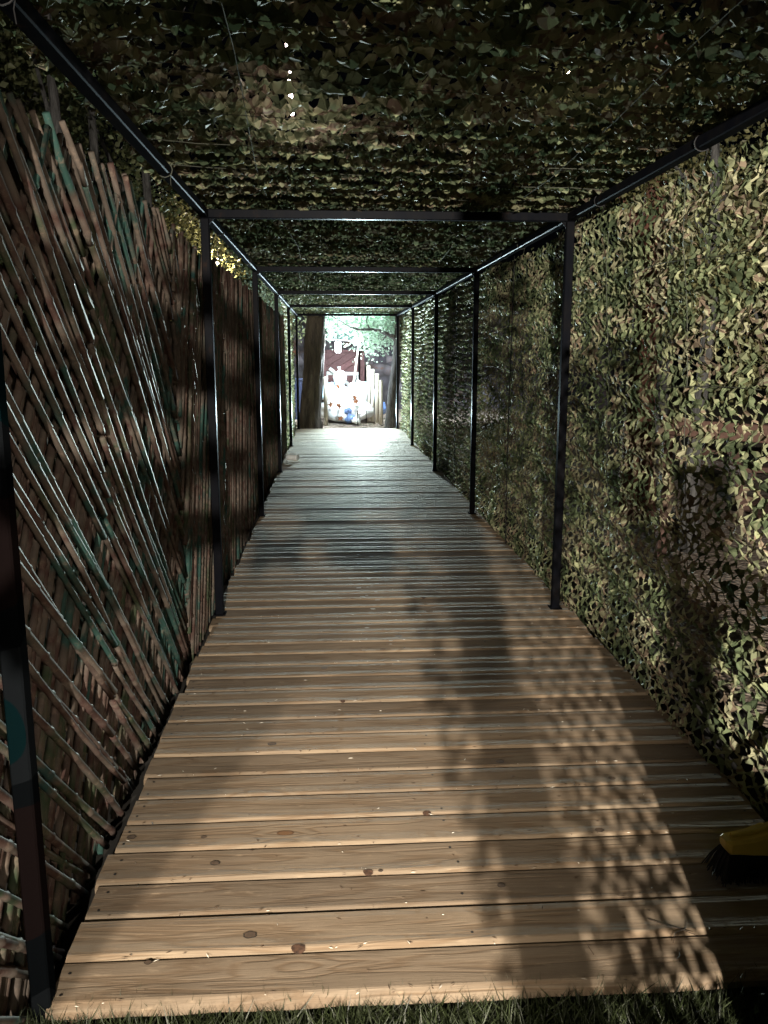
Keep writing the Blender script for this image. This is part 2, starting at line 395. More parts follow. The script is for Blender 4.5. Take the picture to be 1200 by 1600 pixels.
for (x, y, r) in [(-.102, 2.07, .014), (.093, 2.38, .011), (.304, 2.69, .011), (.035, 3.63, .008), (.565, 5.12, .009)]:
    j = int((y-DY0)/PW); y0 = DY0+j*PW+.012
    vs = [(x+r*1.2*math.cos(k*PI/6)*(1+.2*random.random()), y0+r*1.1*math.sin(k*PI/6), .0035-.0065*max(0, -math.sin(k*PI/6))) for k in range(12)]
    deck.add(vs, [tuple(range(12))], .5, 2)
for k in range(46):                                # trodden flecks of white paint down the middle
    y = random.uniform(4.0, 9.0); x = .24+random.gauss(0, .07)+(y-5)*.012; a = random.uniform(0, PI)
    r = random.uniform(.004, .016)
    vs = [(x+r*1.6*math.cos(q*PI/4)*random.uniform(.5, 1), y+r*math.sin(q*PI/4)*random.uniform(.5, 1), .0035) for q in range(8)]
    deck.add(vs, [tuple(range(8))], .5, 3)
for x in (DX0+.05, .36, DX1-.05): deck.box((x, (DY0+DY1)/2, -.075), (.06, DY1-DY0-.04, .088), None, .2, 0)
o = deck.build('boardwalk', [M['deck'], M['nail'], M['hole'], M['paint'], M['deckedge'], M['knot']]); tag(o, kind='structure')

m = MB()
for k in range(900):
    y = DY0+.02+abs(random.gauss(0, 1))*4; x = random.uniform(DX0+.02, DX1-.02)
    if random.random() < .5: y = DY0+PW*int((y-DY0)/PW)+random.uniform(.001, .02)
    if y > DY1-.1: continue
    L = random.uniform(.002, .011); a = random.gauss(0, .7); w_ = random.uniform(.0007, .0022); z = .0032
    d = Vector((math.cos(a), math.sin(a), 0)); e = Vector((-d.y, d.x, 0)); c = Vector((x, y, z))
    m.add([c-d*L-e*w_*.3, c+e*-w_, c+d*L, c+e*w_, c+Vector((0, 0, .0015))], [(0, 1, 4), (1, 2, 4), (2, 3, 4), (3, 0, 4)], random.random(), 0 if random.random() < .7 else 1)
tag(m.build('litter', [M['needle'], M['palewood']]), 'tiny chips, needle bits and grit scattered on the boards', 'litter', kind='stuff')

# ------------------------------------------------------------------ steel tunnel frame
FY = [1.80, 4.80, 7.84, 10.80, 13.88, 17.05]
LX, RX, TOPZ, PT = -.672, 1.335, 2.235, .046
fr = empty('tunnel_frame', (0, 0, 0), 'black square steel tunnel frame of upright posts, cross bars and top rails along the boardwalk', 'frame')
for k, y in enumerate(FY):
    for sx, x in ((0, LX-(.032 if k == 0 else 0)), (1, RX)):
        m = MB(); m.box((x, y, (TOPZ-.12)/2), (PT, PT, TOPZ+.12-.004), None, .5, 0, .004)
        p = m.build('post', M['camo_post'] if (k == 0 and sx == 0) else M['steel'], fr)
        if k == 0 and sx == 0: p['label'] = 'nearest left post with teal, white and red-brown camouflage paint'
    m = MB(); m.box(((LX+RX)/2, y, TOPZ+.022), (RX-LX+PT, PT, PT), None, .5, 0, .004)
    m.build('cross_bar', M['steel'], fr)
for k, y in enumerate(FY[1:]):
    for x in (LX, RX):
        m = MB(); m.box((x, y, .0055), (.072, .072, .005), None, .5, 0, .001)
        for sx in (-1, 1):
            for sy in (-1, 1): m.tube([(x+sx*.030, y+sy*.030, .0078), (x+sx*.030, y+sy*.030, .012)], .004, 6)
        m.build('base_plate', M['steel'], fr)
        m = MB(); s_ = 1 if x < 0 else -1
        m.add([(x+s_*.0235, y-.002, TOPZ-.003), (x+s_*.05, y-.002, TOPZ-.003), (x+s_*.0235, y-.002, TOPZ-.034), (x+s_*.0235, y+.003, TOPZ-.003), (x+s_*.05, y+.003, TOPZ-.003), (x+s_*.0235, y+.003, TOPZ-.034)], [(0, 1, 2), (5, 4, 3), (0, 3, 4, 1), (1, 4, 5, 2), (2, 5, 3, 0)])
        m.build('corner_gusset', M['steel'], fr)
for k in range(26):
    y = 1.95+k*.58; x = RX if k % 3 else LX
    m = MB(); pts = [(x+.028*math.cos(a)*1.1, y+.003*math.sin(a*2), TOPZ+.022+.029*math.sin(a)) for a in np.linspace(0, 2*PI, 13)]
    m.tube(pts, .0022, 5); m.tube([pts[0], (pts[0][0]-.01, y+.004, TOPZ-.012), (pts[0][0]-.012, y+.02, TOPZ-.035)], .0014, 4)
    m.build('cable_tie', M['cord'] if k % 2 else M['bristle'], fr)
for x in (LX, RX):
    for k in range(5):
        m = MB(); m.box((x, (FY[k]+FY[k+1])/2, TOPZ+.022), (PT, FY[k+1]-FY[k]-PT-.002, PT-.004), None, .5, 0, .004)
        m.build('top_rail', M['steel'], fr)

# ------------------------------------------------------------------ camouflage netting (leaf-cut fabric stretched open)
def hsh(i, j, k):
    v = np.sin(i*127.1+j*311.7+k*74.7)*43758.5453
    return v-np.floor(v)
def lowf(u, v, s, k=0):
    return (np.sin(u*s*1.7+v*s*.9+k)+np.sin(u*s*.7-v*s*2.1+k*2.3)+np.sin(u*s*2.9+v*s*1.3+k*.7)*.6)/2.6
def leaf_net(U, Vv, a, b, fold=.018, seed=0, fill=(-.30, 1.0, .90)):
    """u,v plane; returns verts (u,v,w) and triangles: one star-shaped leaf per lattice node, tips meeting."""
    ni = int(U/a)+1; nj = int(Vv/b)+1
    I, J = np.meshgrid(np.arange(ni), np.arange(nj), indexing='ij'); k = (I+J) % 2 == 0
    I = I[k].astype(float); J = J[k].astype(float); n = len(I)
    def node(i, j):
        return (i*a+(hsh(i, j, 1+seed)-.5)*a*.26, j*b+(hsh(i, j, 2+seed)-.5)*b*.26)
    cu, cv = node(I, J)
    NR = 20; pts = np.zeros((n, NR+1, 3)); pts[:, 0, 0] = cu; pts[:, 0, 1] = cv
    pts[:, 0, 2] = (hsh(I, J, 3+seed)-.5)*fold*2.6
    dirs = [(1, 1), (-1, 1), (-1, -1), (1, -1)]; cards = [(0, 1), (-1, 0), (0, -1), (1, 0)]
    openf = lowf(cu, cv, 2.1, seed)*.10
    necks = []; ctrl = []
    for d in range(4):
        di, dj = dirs[d]; nu, nv = node(I+di, J+dj)
        li = I*2+di; lj = J*2+dj                      # shared link id
        mu = (cu+nu)/2+(hsh(li, lj, 5)-.5)*a*.45; mv = (cv+nv)/2+(hsh(li, lj, 6)-.5)*b*.45
        mw = (hsh(li, lj, 7)-.5)*fold*1.5
        du = nu-cu; dv = nv-cv; L = np.sqrt(du*du+dv*dv); px = -dv/L; py = du/L
        hw = (.05+.15*hsh(li, lj, 8))*min(a, b)
        tw = (hsh(li, lj, 9)-.5)*2.4
        pr = [np.stack([mu+px*hw*s_+du*.05, mv+py*hw*s_+dv*.05, mw+s_*hw*tw*di*dj], 1) for s_ in (-1, 1)]
        necks.append(pr)
        c0, c1 = cards[d]
        rr = fill[0]+fill[1]*hsh(I, J, 10+d+seed)**1.3+openf
        rr = np.where(hsh(I, J, 20+d+seed) > fill[2], rr+.9, rr)
        ctrl.append(np.stack([cu+c0*a*rr+(hsh(I, J, 30+d)-.5)*a*.4, cv+c1*b*rr+(hsh(I, J, 40+d)-.5)*b*.4, (hsh(I, J, 50+d+seed)-.5)*fold*4.2], 1))
    q = 1
    for d in range(4):
        A = necks[d][0]; B = necks[d][1]; C = necks[(d+1) % 4][0]; K = ctrl[d]
        pts[:, q] = A; pts[:, q+1] = B
        for e, t in enumerate((.28, .5, .72)):
            kk = .55+.9*hsh(I, J, 60+d*3+e+seed)
            lin = B*(1-t)+C*t; bz = B*(1-t)**2+K*2*t*(1-t)+C*t*t
            pts[:, q+2+e] = lin+(bz-lin)*kk[:, None]
        q += 5
    ring = list(range(1, NR+1))
    tri = np.array([[0, ring[i], ring[(i+1) % NR]] for i in range(NR)])
    F = (np.arange(n)[:, None, None]*(NR+1)+tri[None]).reshape(-1, 3)
    T = np.repeat(hsh(I, J, 77+seed), NR+1)
    return pts.reshape(-1, 3), F, T

# right wall: u along y, v up
def wall_net(name, X, y0, y1, z0, z1, side, label, seed, wav=.03):
    P, F, T = leaf_net(y1-y0, z1-z0, .041, .0325, .0108, seed)
    u, v, w = P[:, 0], P[:, 1], P[:, 2]
    vv = v+.018*np.sin(u*2.1+v*.8+seed)+.010*np.sin(u*6.3+1.7*v)
    sag = .035*(v/(z1-z0))*np.abs(np.sin((u+y0-1.8)/3.03*PI))
    row = (.020 if y0 > 5 else .004)*np.sin(v*2*PI/.065+1.2*np.sin(u*1.3))
    ww = w+row+wav*lowf(u, v, 1.5, seed)+.014*np.sin(v*27+2.0*np.sin(u*1.1)+np.sin(u*4.1)*.5)+.03*np.exp(-((v-.05)/.35)**2)*np.sin(u*3.3)
    V = np.stack([X+side*(ww+.012), y0+u, z0+vv-sag], 1)
    root = empty(name, (0, 0, 0), label, 'camouflage net')
    mesh_np('net_fabric', V, F, M['net'], root, False, attr=T)
    c = MB()
    yy = y0+.2
    for z in (z0+.35, z0+.95, z0+1.5, z0+2.0):
        ys = np.linspace(y0, y1, 46)
        c.tube([(X+side*(.006+.016*math.sin(q*3+z)), q, z+.02*math.sin(q*2.0*z)) for q in ys], .0016, 4)
    for q in np.arange(y0+.4, y1, .95):
        c.tube([(X+side*(.006+.01*math.sin(z*7+q)), q+.03*math.sin(z*2+q)+.12*(z-z0), z) for z in np.linspace(z0, z1-.05, 10)], .0015, 4)
    c.build('net_cord', M['cord'], root)
    if y1-y0 > 5:
        c = MB(); ys_ = 6.55 if y0 < 3 else 9.4
        c.tube([(X-.022, ys_+.03*math.sin(z*2), z) for z in np.linspace(z0, z1-.03, 12)], .004, 6); c.build('seam', M['bristle'], root)
    return root
wall_net('camouflage_net', 1.418, 1.80, 7.80, -.12, 2.27, 1, 'green and tan camouflage net on the right, brightly lit stretch nearest the camera', 0)
wall_net('camouflage_net', 1.410, 7.76, 17.1, -.12, 2.26, 1, 'farther camouflage net on the right side with dark horizontal ripples', 3, .022)
wall_net('camouflage_net', -.735, 13.9, 17.1, -.12, 2.27, -1, 'short camouflage net on the left beyond the end of the cane fence', 5, .02)
# roof: u along x, v along y
def roof_net():
    x0, x1, y0, y1 = LX-.05, RX+.06, 1.72, 17.1
    P, F, T = leaf_net(x1-x0, y1-y0, .037, .029, .018, 9, (.10, 1.1, .75))
    u, v, w = P[:, 0], P[:, 1], P[:, 2]
    s = np.sin(np.clip((v+y0-1.8)/3.02, 0, 9)*PI); edge = np.sin(np.clip(u/(x1-x0), 0, 1)*PI)
    sag = -.006*s*s*edge-.004*edge
    ww = w*1.05+.010*lowf(u, v, 2.2, 4)+sag+.012*np.sin(v*30+1.5*np.sin(u*3))
    V = np.stack([x0+u+.02*np.sin(v*2.2), y0+v, TOPZ+.075+ww], 1)
    root = empty('camouflage_net', (0, 0, 0), 'dark camouflage net stretched over the steel frame as the tunnel roof', 'camouflage net')
    mesh_np('net_fabric', V, F, M['roofnet'], root, False, attr=T)
    c = MB()
    for q in np.arange(y0+.3, y1, .42):
        c.tube([(x, q+.5*(x-x0)/(x1-x0)+.02*math.sin(x*5+q), TOPZ+.052+.004*math.sin(x*9+q)) for x in np.linspace(x0, x1, 10)], .0013, 4)
    for x in np.linspace(x0+.45, x1-.45, 2):
        c.tube([(x+.04*math.sin(q*1.3+x*3), q, TOPZ+.05+.004*math.sin(q*6)) for q in np.linspace(y0, y1, 50)], .0013, 4)
    c.build('net_cord', M['cord'], root)
    # ragged hem spilling over the left rail
    P, F, T = leaf_net(y1-y0-3.2, .09, .046, .034, .02, 13)
    u, v, w = P[:, 0], P[:, 1], P[:, 2]
    V = np.stack([LX-.045+w-.2*v, y0+u, TOPZ+.085-v*(.35+.6*np.abs(np.sin(u*2.3)))], 1)
    mesh_np('net_hem', V, F, M['net'], root, attr=T)
roof_net()

# ------------------------------------------------------------------ cane fence on the left
fence = empty('cane_fence', (0, 0, 0), 'tall fence of painted canes in brown, teal and red camouflage along the left side', 'fence')
def cane(mb, p0, p1, r, t):
    p0 = Vector(p0); p1 = Vector(p1); L = (p1-p0).length
    if L < .06: return
    bow = random.uniform(-.012, .012)*min(L, 2); bow2 = random.uniform(-.006, .006)
    pts = []; rad = []; s = -random.uniform(0, .22); knots = []
    while s < L:
        knots.append(s); s += random.uniform(.16, .30)
    st = [0.0, L]
    for k in knots:
        for d in (-.010, 0, .010):
            if .012 < k+d < L-.012: st.append(k+d)
    st.sort()
    side = (p1-p0).normalized().cross(Vector((1, 0, 0)))
    for q in st:
        f = q/L; p = p0.lerp(p1, f)+Vector((bow2*math.sin(f*PI*2), 0, 0))+side*(bow*math.sin(f*PI))
        atk = any(abs(q-k) < .004 for k in knots)
        pts.append(p); rad.append(r*(1.2 if atk else .95)*(1-.12*f))
    mb.tube(pts, rad, 7, t)
def layer(mb, y0, y1, zt, ang, X, sp, r, split=None, jit=.25, keep=1.0, zb=-.09):
    """parallel canes at ang degrees above horizontal (ang>90 leans towards the camera), clipped to the panel"""
    a = math.radians(ang); d = Vector((0, math.cos(a), math.sin(a))); nrm = Vector((0, -math.sin(a), math.cos(a)))
    cs = [Vector((0, y, z)) for y in (y0, y1) for z in (zb, zt)]
    ks = [c.dot(nrm) for c in cs]; k = min(ks)
    while k < max(ks):
        k += sp*random.uniform(1-jit, 1+jit)
        if random.random() > keep: continue
        aa = a+math.radians(random.gauss(0, 1.3)); d = Vector((0, math.cos(aa), math.sin(aa)))
        q = nrm*k+Vector((0, (y0+y1)/2, (zb+zt)/2)).dot(d)*Vector(d)
        q = nrm*k + Vector(d)*(Vector((0, (y0+y1)/2, (zt+zb)/2)).dot(d))
        lo, hi = -9, 9
        top = zt+random.gauss(0, .014)
        for (c, dd, mn, mx) in ((q.y, d.y, y0-random.uniform(-.03, .03), y1+random.uniform(-.03, .03)), (q.z, d.z, zb+random.uniform(0, .03), top)):
            if abs(dd) < 1e-5:
                if not mn < c < mx: hi = lo-1
                continue
            t0, t1 = sorted(((mn-c)/dd, (mx-c)/dd)); lo = max(lo, t0); hi = min(hi, t1)
        if hi-lo < .08: continue
        A = q+d*lo; B = q+d*hi; x = X+random.uniform(-.008, .008); rr = r*random.uniform(.78, 1.18); t = random.random()
        A = Vector((x, A.y, A.z)); B = Vector((x+random.uniform(-.01, .01), B.y, B.z))
        if split and min(A.y, B.y) < split-.15 and max(A.y, B.y) > split+.15:
            f = (split+random.uniform(-.05, .05)-A.y)/(B.y-A.y); m_ = A.lerp(B, f)
            off = Vector((.012, 0, random.uniform(-.02, .02)))
            cane(mb, A, m_+Vector((.01, 0, 0)), rr, t); cane(mb, m_+off+(A-B).normalized()*-.0, B+Vector((0, 0, random.uniform(-.01, .01))), rr*random.uniform(.85, 1.1), random.random())
        else: cane(mb, A, B, rr, t)
panels = [  # y0, y1, height, front angle, back angle, split
    (1.50, 4.16, 2.14, 137, 52, 2.72), (4.20, 6.0, 2.09, 66, 128, None), (6.04, 7.9, 2.10, 74, 112, None), (7.94, 9.8, 2.09, 107, 70, None),
    (9.84, 11.8, 2.07, 72, 112, None), (11.84, 13.95, 2.07, 106, 74, None)]
for n_, (y0, y1, zt, a1, a2, sp) in enumerate(panels):
    pn = empty('cane_panel'); pn.parent = fence
    near = n_ < 2
    mb = MB(); layer(mb, y0, y1, zt, a1, -.757, .064 if n_ == 0 else .040, .0125 if n_ == 0 else .0125, sp, .3)
    mb.build('front_canes', M['cane'], pn, True)
    mb = MB(); layer(mb, y0, y1, zt-.02, a2, -.774, .032 if near else .034, .0122, None, .2)
    if n_ == 0: layer(mb, y0, y1, zt-.05, a1, -.835, .05, .0145, None, .3)
    mb.build('back_canes', M['cane'], pn, True)
    mb = MB()
    for z in (.25, 1.05, 1.85): mb.tube([(-.872, y, z) for y in np.linspace(y0, y1, 6)], .018, 7, .2)
    mb.build('back_rail', M['plank'], pn, True)
# loose cane ends tied at the near foot of the fence
mb = MB()
for k in range(9):
    z = random.uniform(-.06, .6); y = random.uniform(1.36, 1.52)
    cane(mb, (-.76-random.uniform(0, .07), y, z), (-.75-random.uniform(0, .08), y+random.uniform(.12, .3), z+random.uniform(.05, .3)), .016, random.random())
mb.build('cane_ends', M['cane'], fence, True)

# ------------------------------------------------------------------ trees
def leaves(centers, radii, n, size, flat=.8):
    """leaf quads clumped inside blobs"""
    centers = np.array(centers, float); radii = np.array(radii, float)
    wgt = radii**2; wgt = wgt/wgt.sum()
    # twig clumps
    nc = max(6, n//26); b = rng.choice(len(centers), nc, p=wgt)
    d = rng.normal(size=(nc, 3)); d /= np.linalg.norm(d, axis=1)[:, None]
    rr = radii[b]*rng.random(nc)**.45
    C = centers[b]+d*rr[:, None]*np.array([1, 1, flat])
    k = rng.integers(0, nc, n); sp = size*3.0
    P = C[k]+rng.normal(size=(n, 3))*sp*.7
    ax = rng.normal(size=(n, 3)); ax /= np.linalg.norm(ax, axis=1)[:, None]
    up = rng.normal(size=(n, 3)); sd = np.cross(ax, up); sd /= np.linalg.norm(sd, axis=1)[:, None]
    L = size*rng.uniform(.6, 1.3, n)[:, None]; Wd = L*.32
    nr = np.cross(ax, sd)
    V = np.zeros((n, 4, 3)); V[:, 0] = P; V[:, 1] = P+ax*L*.5+sd*Wd+nr*L*.08; V[:, 2] = P+ax*L; V[:, 3] = P+ax*L*.5-sd*Wd+nr*L*.08
    F = np.arange(n*4).reshape(n, 4)
    cl = rng.random(nc)
    T = np.repeat(np.clip(cl[k]*.7+rng.random(n)*.3, 0, 1), 4)
    return V.reshape(-1, 3), F, T
def tree(name, x, y, h, r, crown, nleaf, lsize, label, cat='tree', bark='bark2', leafm='leaf', lean=(0, 0), limbs=5, group=None, zb=-.13):
    """crown: list of (dx,dy,z,radius)"""
    root = empty(name, (x, y, zb), label, cat, group); mb = MB()
    n = 9; pts = []; rad = []
    for i in range(n):
        f = i/(n-1); pts.append((lean[0]*f+.03*math.sin(f*7+x), lean[1]*f+.03*math.cos(f*6+y), h*f)); rad.append(r*(1.25-.25*min(1, f*6))*(1-.55*f))
    mb.tube(pts, rad, 12, .5)
    for c in crown[:limbs*2]:
        f = random.uniform(.55, .95); p0 = Vector((lean[0]*f, lean[1]*f, h*f)); p1 = Vector((c[0], c[1], c[2]-zb))
        mid = (p0+p1)/2+Vector((random.uniform(-.1, .1), random.uniform(-.1, .1), .1))
        mb.tube([p0, mid, p1], [r*.4, r*.25, r*.1], 7, .5)
    mb.build('trunk', M[bark], root, True)
    V, F, T = leaves([(c[0], c[1], c[2]-zb) for c in crown], [c[3] for c in crown], nleaf, lsize)
    mesh_np('crown', V, F, M[leafm], root, attr=T)
    return root
g1 = 'trees behind the cane fence'
tree('slim_tree', -1.50, 7.50, 3.6, .062, [(-.9, .6, 3.2, .7), (-.6, -.3, 3.9, .8), (-1.3, 1.4, 2.7, .7)], 6500, .06, 'slim tree with a pale straight trunk rising over the top of the cane fence', group=g1)
tree('slim_tree', -1.62, 6.35, 4.0, .05, [(-.8, .1, 2.6, .55), (-.6, -.9, 3.5, .8), (-.9, .5, 3.2, .7)], 6500, .055, 'dark thin trunk among leaves, second from the near end of the cane fence', group=g1)
tree('slim_tree', -1.55, 5.20, 4.2, .045, [(-.7, -.2, 2.7, .6), (-.8, -1.1, 3.2, .8), (-.4, .7, 3.6, .7)], 6500, .055, 'forked tree in dark foliage above the nearest part of the cane fence', group=g1, lean=(.06, -.1))
tree('leafy_tree', -3.6, 10.5, 4.2, .13, [(.3, .3, 2.6, 1.1), (-.6, -1.6, 3.0, 1.2), (.4, 1.6, 3.4, 1.2), (-.4, .2, 4.3, 1.2)], 12000, .075, 'broad dark leafy tree standing well behind the cane fence', group=g1)
tree('leafy_tree', -2.75, 16.0, 4.6, .11, [(.3, -.7, 2.7, .8), (.2, .6, 3.5, 1.0), (-.4, 1.7, 2.8, 1.0), (.2, 2.6, 3.6, 1.0), (.5, -1.9, 3.3, .9)], 13000, .07, 'yellowish leafy tree lit up by the small bulb behind the fence', group=g1, leafm='leafy')
tree('leafy_tree', -2.4, 23.5, 5.0, .14, [(.2, -.7, 3.0, 1.4), (.5, .6, 4.3, 1.5), (1.0, -1.8, 2.6, 1.1)], 9000, .09, 'far leafy tree beyond the end of the cane fence', group=g1)
g2 = 'trees outside the net on the right'
tree('leafy_tree', 3.0, 6.7, 3.3, .07, [(0, 0, 2.1, .55), (.3, .5, 2.7, .6), (-.2, .9, 3.4, .8), (.4, -.2, 1.6, .4)], 6500, .055, 'small tree with bright yellow-green leaves seen through the right net', group=g2, leafm='leafy')
tree('bare_trunk_tree', 3.15, 8.4, 4.6, .17, [(.2, .3, 4.0, 1.0), (-.9, 0, 3.7, .8)], 5000, .06, 'reddish brown tree trunk seen through the right net', group=g2, bark='barkr', leafm='leafy')
tree('leafy_tree', 4.8, 12.0, 4.2, .12, [(0, 0, 2.4, 1.2), (.8, 1.4, 2.8, 1.3), (-.9, 1.0, 2.2, 1.1), (0, -1.2, 3.2, 1.2)], 9000, .08, 'dark tree farther off behind the wooden table', group=g2)

# lamp bulb in the trees behind the fence
lr = empty('tree_lamp', (-2.0, 16.1-.4, 3.12), 'small round bulb glowing in the leaves behind the cane fence', 'lamp')
m = MB()
bm = bmesh.new(); bmesh.ops.create_uvsphere(bm, u_segments=16, v_segments=10, radius=.055)
me = bpy.data.meshes.new('bulb'); bm.to_mesh(me); bm.free(); me.materials.append(M['bulb']); o = bpy.data.objects.new('bulb', me); COL.objects.link(o); o.parent = lr
m.tube([(0, 0, .05), (0, 0, .12)], .028, 10); m.tube([(0, 0, .12), (.02, .03, .7)], .006, 6); m.build('lamp_holder', M['steel'], lr)
pl = point_light('bulb_light', (-1.95, 15.55, 3.1), 260, (1, .86, .62), .06)
# made-up glowing tubes over the roof net, standing in for glow seen through it
for (x, y, L, mt, lab) in ((-.115, 2.65, .75, 'glow_pink', 'added pinkish white glowing tube over the roof net, for the bright spot left of the middle'), (.79, 2.7, .3, 'bulb', 'added faint warm glowing tube over the roof net, for the lit leaves to the right')):
    lr = empty('roof_glow', (x, y, TOPZ+.17), lab, 'lamp')
    m = MB(); r_ = .0065 if L > .5 else .0015
    m.tube([(0, 0, 0), (-.012, L*.5, .004), (-.02, L, 0)], r_, 10); m.build('glow_tube', M[mt], lr, True)
    if L > .5: point_light('roof_glow_light', (x, y+.45, TOPZ+.24), 3.2, (1, .82, .78), .06)
    m = MB(); m.tube([(0, -.05, 0), (0, -.002, 0)], r_*1.2, 10); m.build('end_cap', M['steel'], lr)
    m = MB(); m.tube([(-.02, L+.002, 0), (-.02, L+.05, 0)], r_*1.2, 10); m.build('end_cap', M['steel'], lr)

# ------------------------------------------------------------------ outside right: second boardwalk, table
m = MB()
for k in range(26):
    y = 5.2+k*.145; m.box((5.2+.25*(k*.145-1), y, -.055), (2.9, .135, .04), None, random.random(), 0, .006)
tag(m.build('side_boardwalk', M['redwood']), kind='structure')
tb = empty('picnic_table', (4.9, 8.6, -.03), 'red-brown wooden picnic table behind the right net', 'table'); 
m = MB()
for k in range(4): m.box((0, -.33+k*.22, .76), (2.0, .2, .05), None, random.random(), 0, .006)
m.build('tabletop', M['redwood'], tb)
for s in (-1, 1):
    m = MB(); m.box((0, s*.75, .44), (2.0, .25, .05), None, random.random(), 0, .006); m.build('bench_seat', M['redwood'], tb)
    m = MB()
    m.beam((s*.8, -.62, 0), (s*.8, -.2, .73), .09, .045, .3); m.beam((s*.8, .62, 0), (s*.8, .2, .73), .09, .045, .3); m.box((s*.85, 0, .39), (.045, 1.7, .09), None, .4)
    m.build('leg_frame', M['redwood'], tb)
# beam rail nearer the net
rl = empty('wooden_rail', (3.0, 5.4, -.13), 'orange-brown horizontal wooden rail on two posts behind the near right net', 'rail')
m = MB(); m.beam((-.35, 1.2, 1.07), (1.1, -.9, 1.07), .05, .13, .7, 0, .006); m.build('rail', M['redwood'], rl)
for p in ((-.3, 1.19), (1.05, -.76)):
    m = MB(); m.box((p[0], p[1], .50), (.08, .08, 1.0), None, .4, 0, .006); m.build('post', M['redwood'], rl)

# ------------------------------------------------------------------ unseen pieces added beside the photographer to cast shadows into the tunnel
eb = empty('shadow_barrier', (.82, 0, -.13), 'added plank barrier with a top rail, unseen, casting shadow from the right of the entrance', 'barrier')
m = MB(); m.box((0, -.2, .545), (.04, 2.3, 1.05), None, .4, 0, .005); m.build('panel', M['plank'], eb)
m = MB(); m.box((0, -.35, 1.405), (.06, 2.0, .09), None, .5, 0, .005); m.build('top_rail', M['plank'], eb)
for y in (-1.32, .62):
    m = MB(); m.box((.055, y, .8), (.06, .06, 1.6), None, .5, 0, .005); m.build('post', M['plank'], eb)
ot = MB(); ot.tube([(-1.07, .6, -.13), (-1.05, .6, 1.2), (-1.02, .62, 2.8), (-.95, .7, 4.0)], [.095, .085, .08, .06], 14)
tag(ot.build('shadow_trunk', M['bark2'], None, True), 'added bare trunk, unseen left of the entrance, casting a shadow across the boards', 'tree')  # unseen trunk put in for its broad shadow
ep = MB(); ep.tube([(.30, -.5, -.13), (.31, -.5, 1.3), (.30, -.5, 2.6)], [.055, .05, .045], 12)
tag(ep.build('shadow_pole', M['bark2'], None, True), 'added round pole, unseen just behind the photographer, casting a dark band', 'pole')  # unseen pole put in for the dark band beside the streak
P, F, T = leaf_net(.36, 1.5, .030, .024, .014, 21, (-.12, .95, .84))  # this net and the next ones are unseen, hung to dapple the lamps
V = np.stack([.47+P[:, 0]*.62, .05+P[:, 2]+.05*np.sin(P[:, 0]*9), .42+P[:, 1]*.95], 1)
tag(mesh_np('shadow_net_scrap', V, F, M['net'], attr=T), 'added strip of camouflage net, unseen, to dapple the bright streak on the boards', 'camouflage net')

P, F, T = leaf_net(.42, .45, .085, .062, .02, 31, (.0, .75, .88))
V = np.stack([-.26+P[:, 0], -1.0+P[:, 2]+.06*np.sin(P[:, 0]*7), 1.56+P[:, 1]], 1)
tag(mesh_np('shadow_net_scrap', V, F, M['net'], attr=T), 'added ragged strip of camouflage net, unseen behind the photographer, to shade the middle boards', 'camouflage net')

P, F, T = leaf_net(.8, .62, .062, .046, .02, 37, (-.1, .8, .88))
V = np.stack([-1.85+P[:, 0], -1.2+P[:, 2]+.05*np.sin(P[:, 0]*8), 1.60+P[:, 1]], 1)
tag(mesh_np('shadow_net_scrap', V, F, M['net'], attr=T), 'added square of camouflage net, unseen left of the way in, to dapple the side light', 'camouflage net')

P, F, T = leaf_net(.20, 1.7, .030, .024, .014, 41, (-.05, 1.0, .8))
V = np.stack([.21+P[:, 0]*.95+.03*np.sin(P[:, 1]*5), -.56+P[:, 2]+.03*np.sin(P[:, 0]*20), .5+P[:, 1]*.95], 1)
tag(mesh_np('shadow_net_scrap', V, F, M['net'], attr=T), 'added narrow strip of camouflage net by the round pole, unseen, to break up its shadow', 'camouflage net')

# ------------------------------------------------------------------ broom at the right edge
br = empty('broom', (1.26, 2.17, 0), 'yellow broom head with black bristles standing on the boards at the right edge', 'broom')
br.rotation_euler = (0, 0, math.radians(4))
m = MB()
def loft(m, secs, t=.5):
    n = len(secs[0]); vs = [v for s_ in secs for v in s_]; fs = []
    for i in range(len(secs)-1):
        for j in range(n): fs.append((i*n+j, i*n+(j+1) % n, (i+1)*n+(j+1) % n, (i+1)*n+j))
    fs.append(tuple(range(n))[::-1]); fs.append(tuple((len(secs)-1)*n+j for j in range(n)))
    m.add(vs, fs, t)
def rect(x, y0, y1, z0, z1, c=.008):
    return [(x, y0+c, z0), (x, y1-c, z0), (x, y1, z0+c), (x, y1, z1-c), (x, y1-c, z1), (x, y0+c, z1), (x, y0, z1-c), (x, y0, z0+c)]
loft(m, [rect(-.135, -.018, .014, .105, .128, .004), rect(-.12, -.03, .03, .085, .128), rect(-.05, -.034, .034, .078, .135), rect(0, -.036, .036, .075, .15), rect(.05, -.034, .034, .078, .135), rect(.12, -.03, .03, .085, .128), rect(.135, -.018, .014, .105, .128, .004)])
m.build('broom_head', M['yellow'], br)
m = MB(); loft(m, [rect(-.11, -.006, .006, .125, .141, .003), rect(-.03, -.010, .010, .130, .152, .003), rect(.03, -.012, .012, .135, .170, .003), rect(.06, -.01, .01, .13, .15, .003)])
m.build('rib', M['yellow'], br)
m = MB()
for i in range(90):
    for j in range(9):
        u = (i/89-.5); w = (j/8-.5)
        a = Vector((u*.25, w*.055, .088)); b = Vector((u*.31+random.uniform(-.008, .008), w*.10+random.uniform(-.008, .008), .002+abs(u)*.012+random.uniform(0, .006)))
        m.tube([a, (a+b)/2+Vector((0, 0, .006)), b], [.0026, .0026, .0018], 3, .5, 0, False)
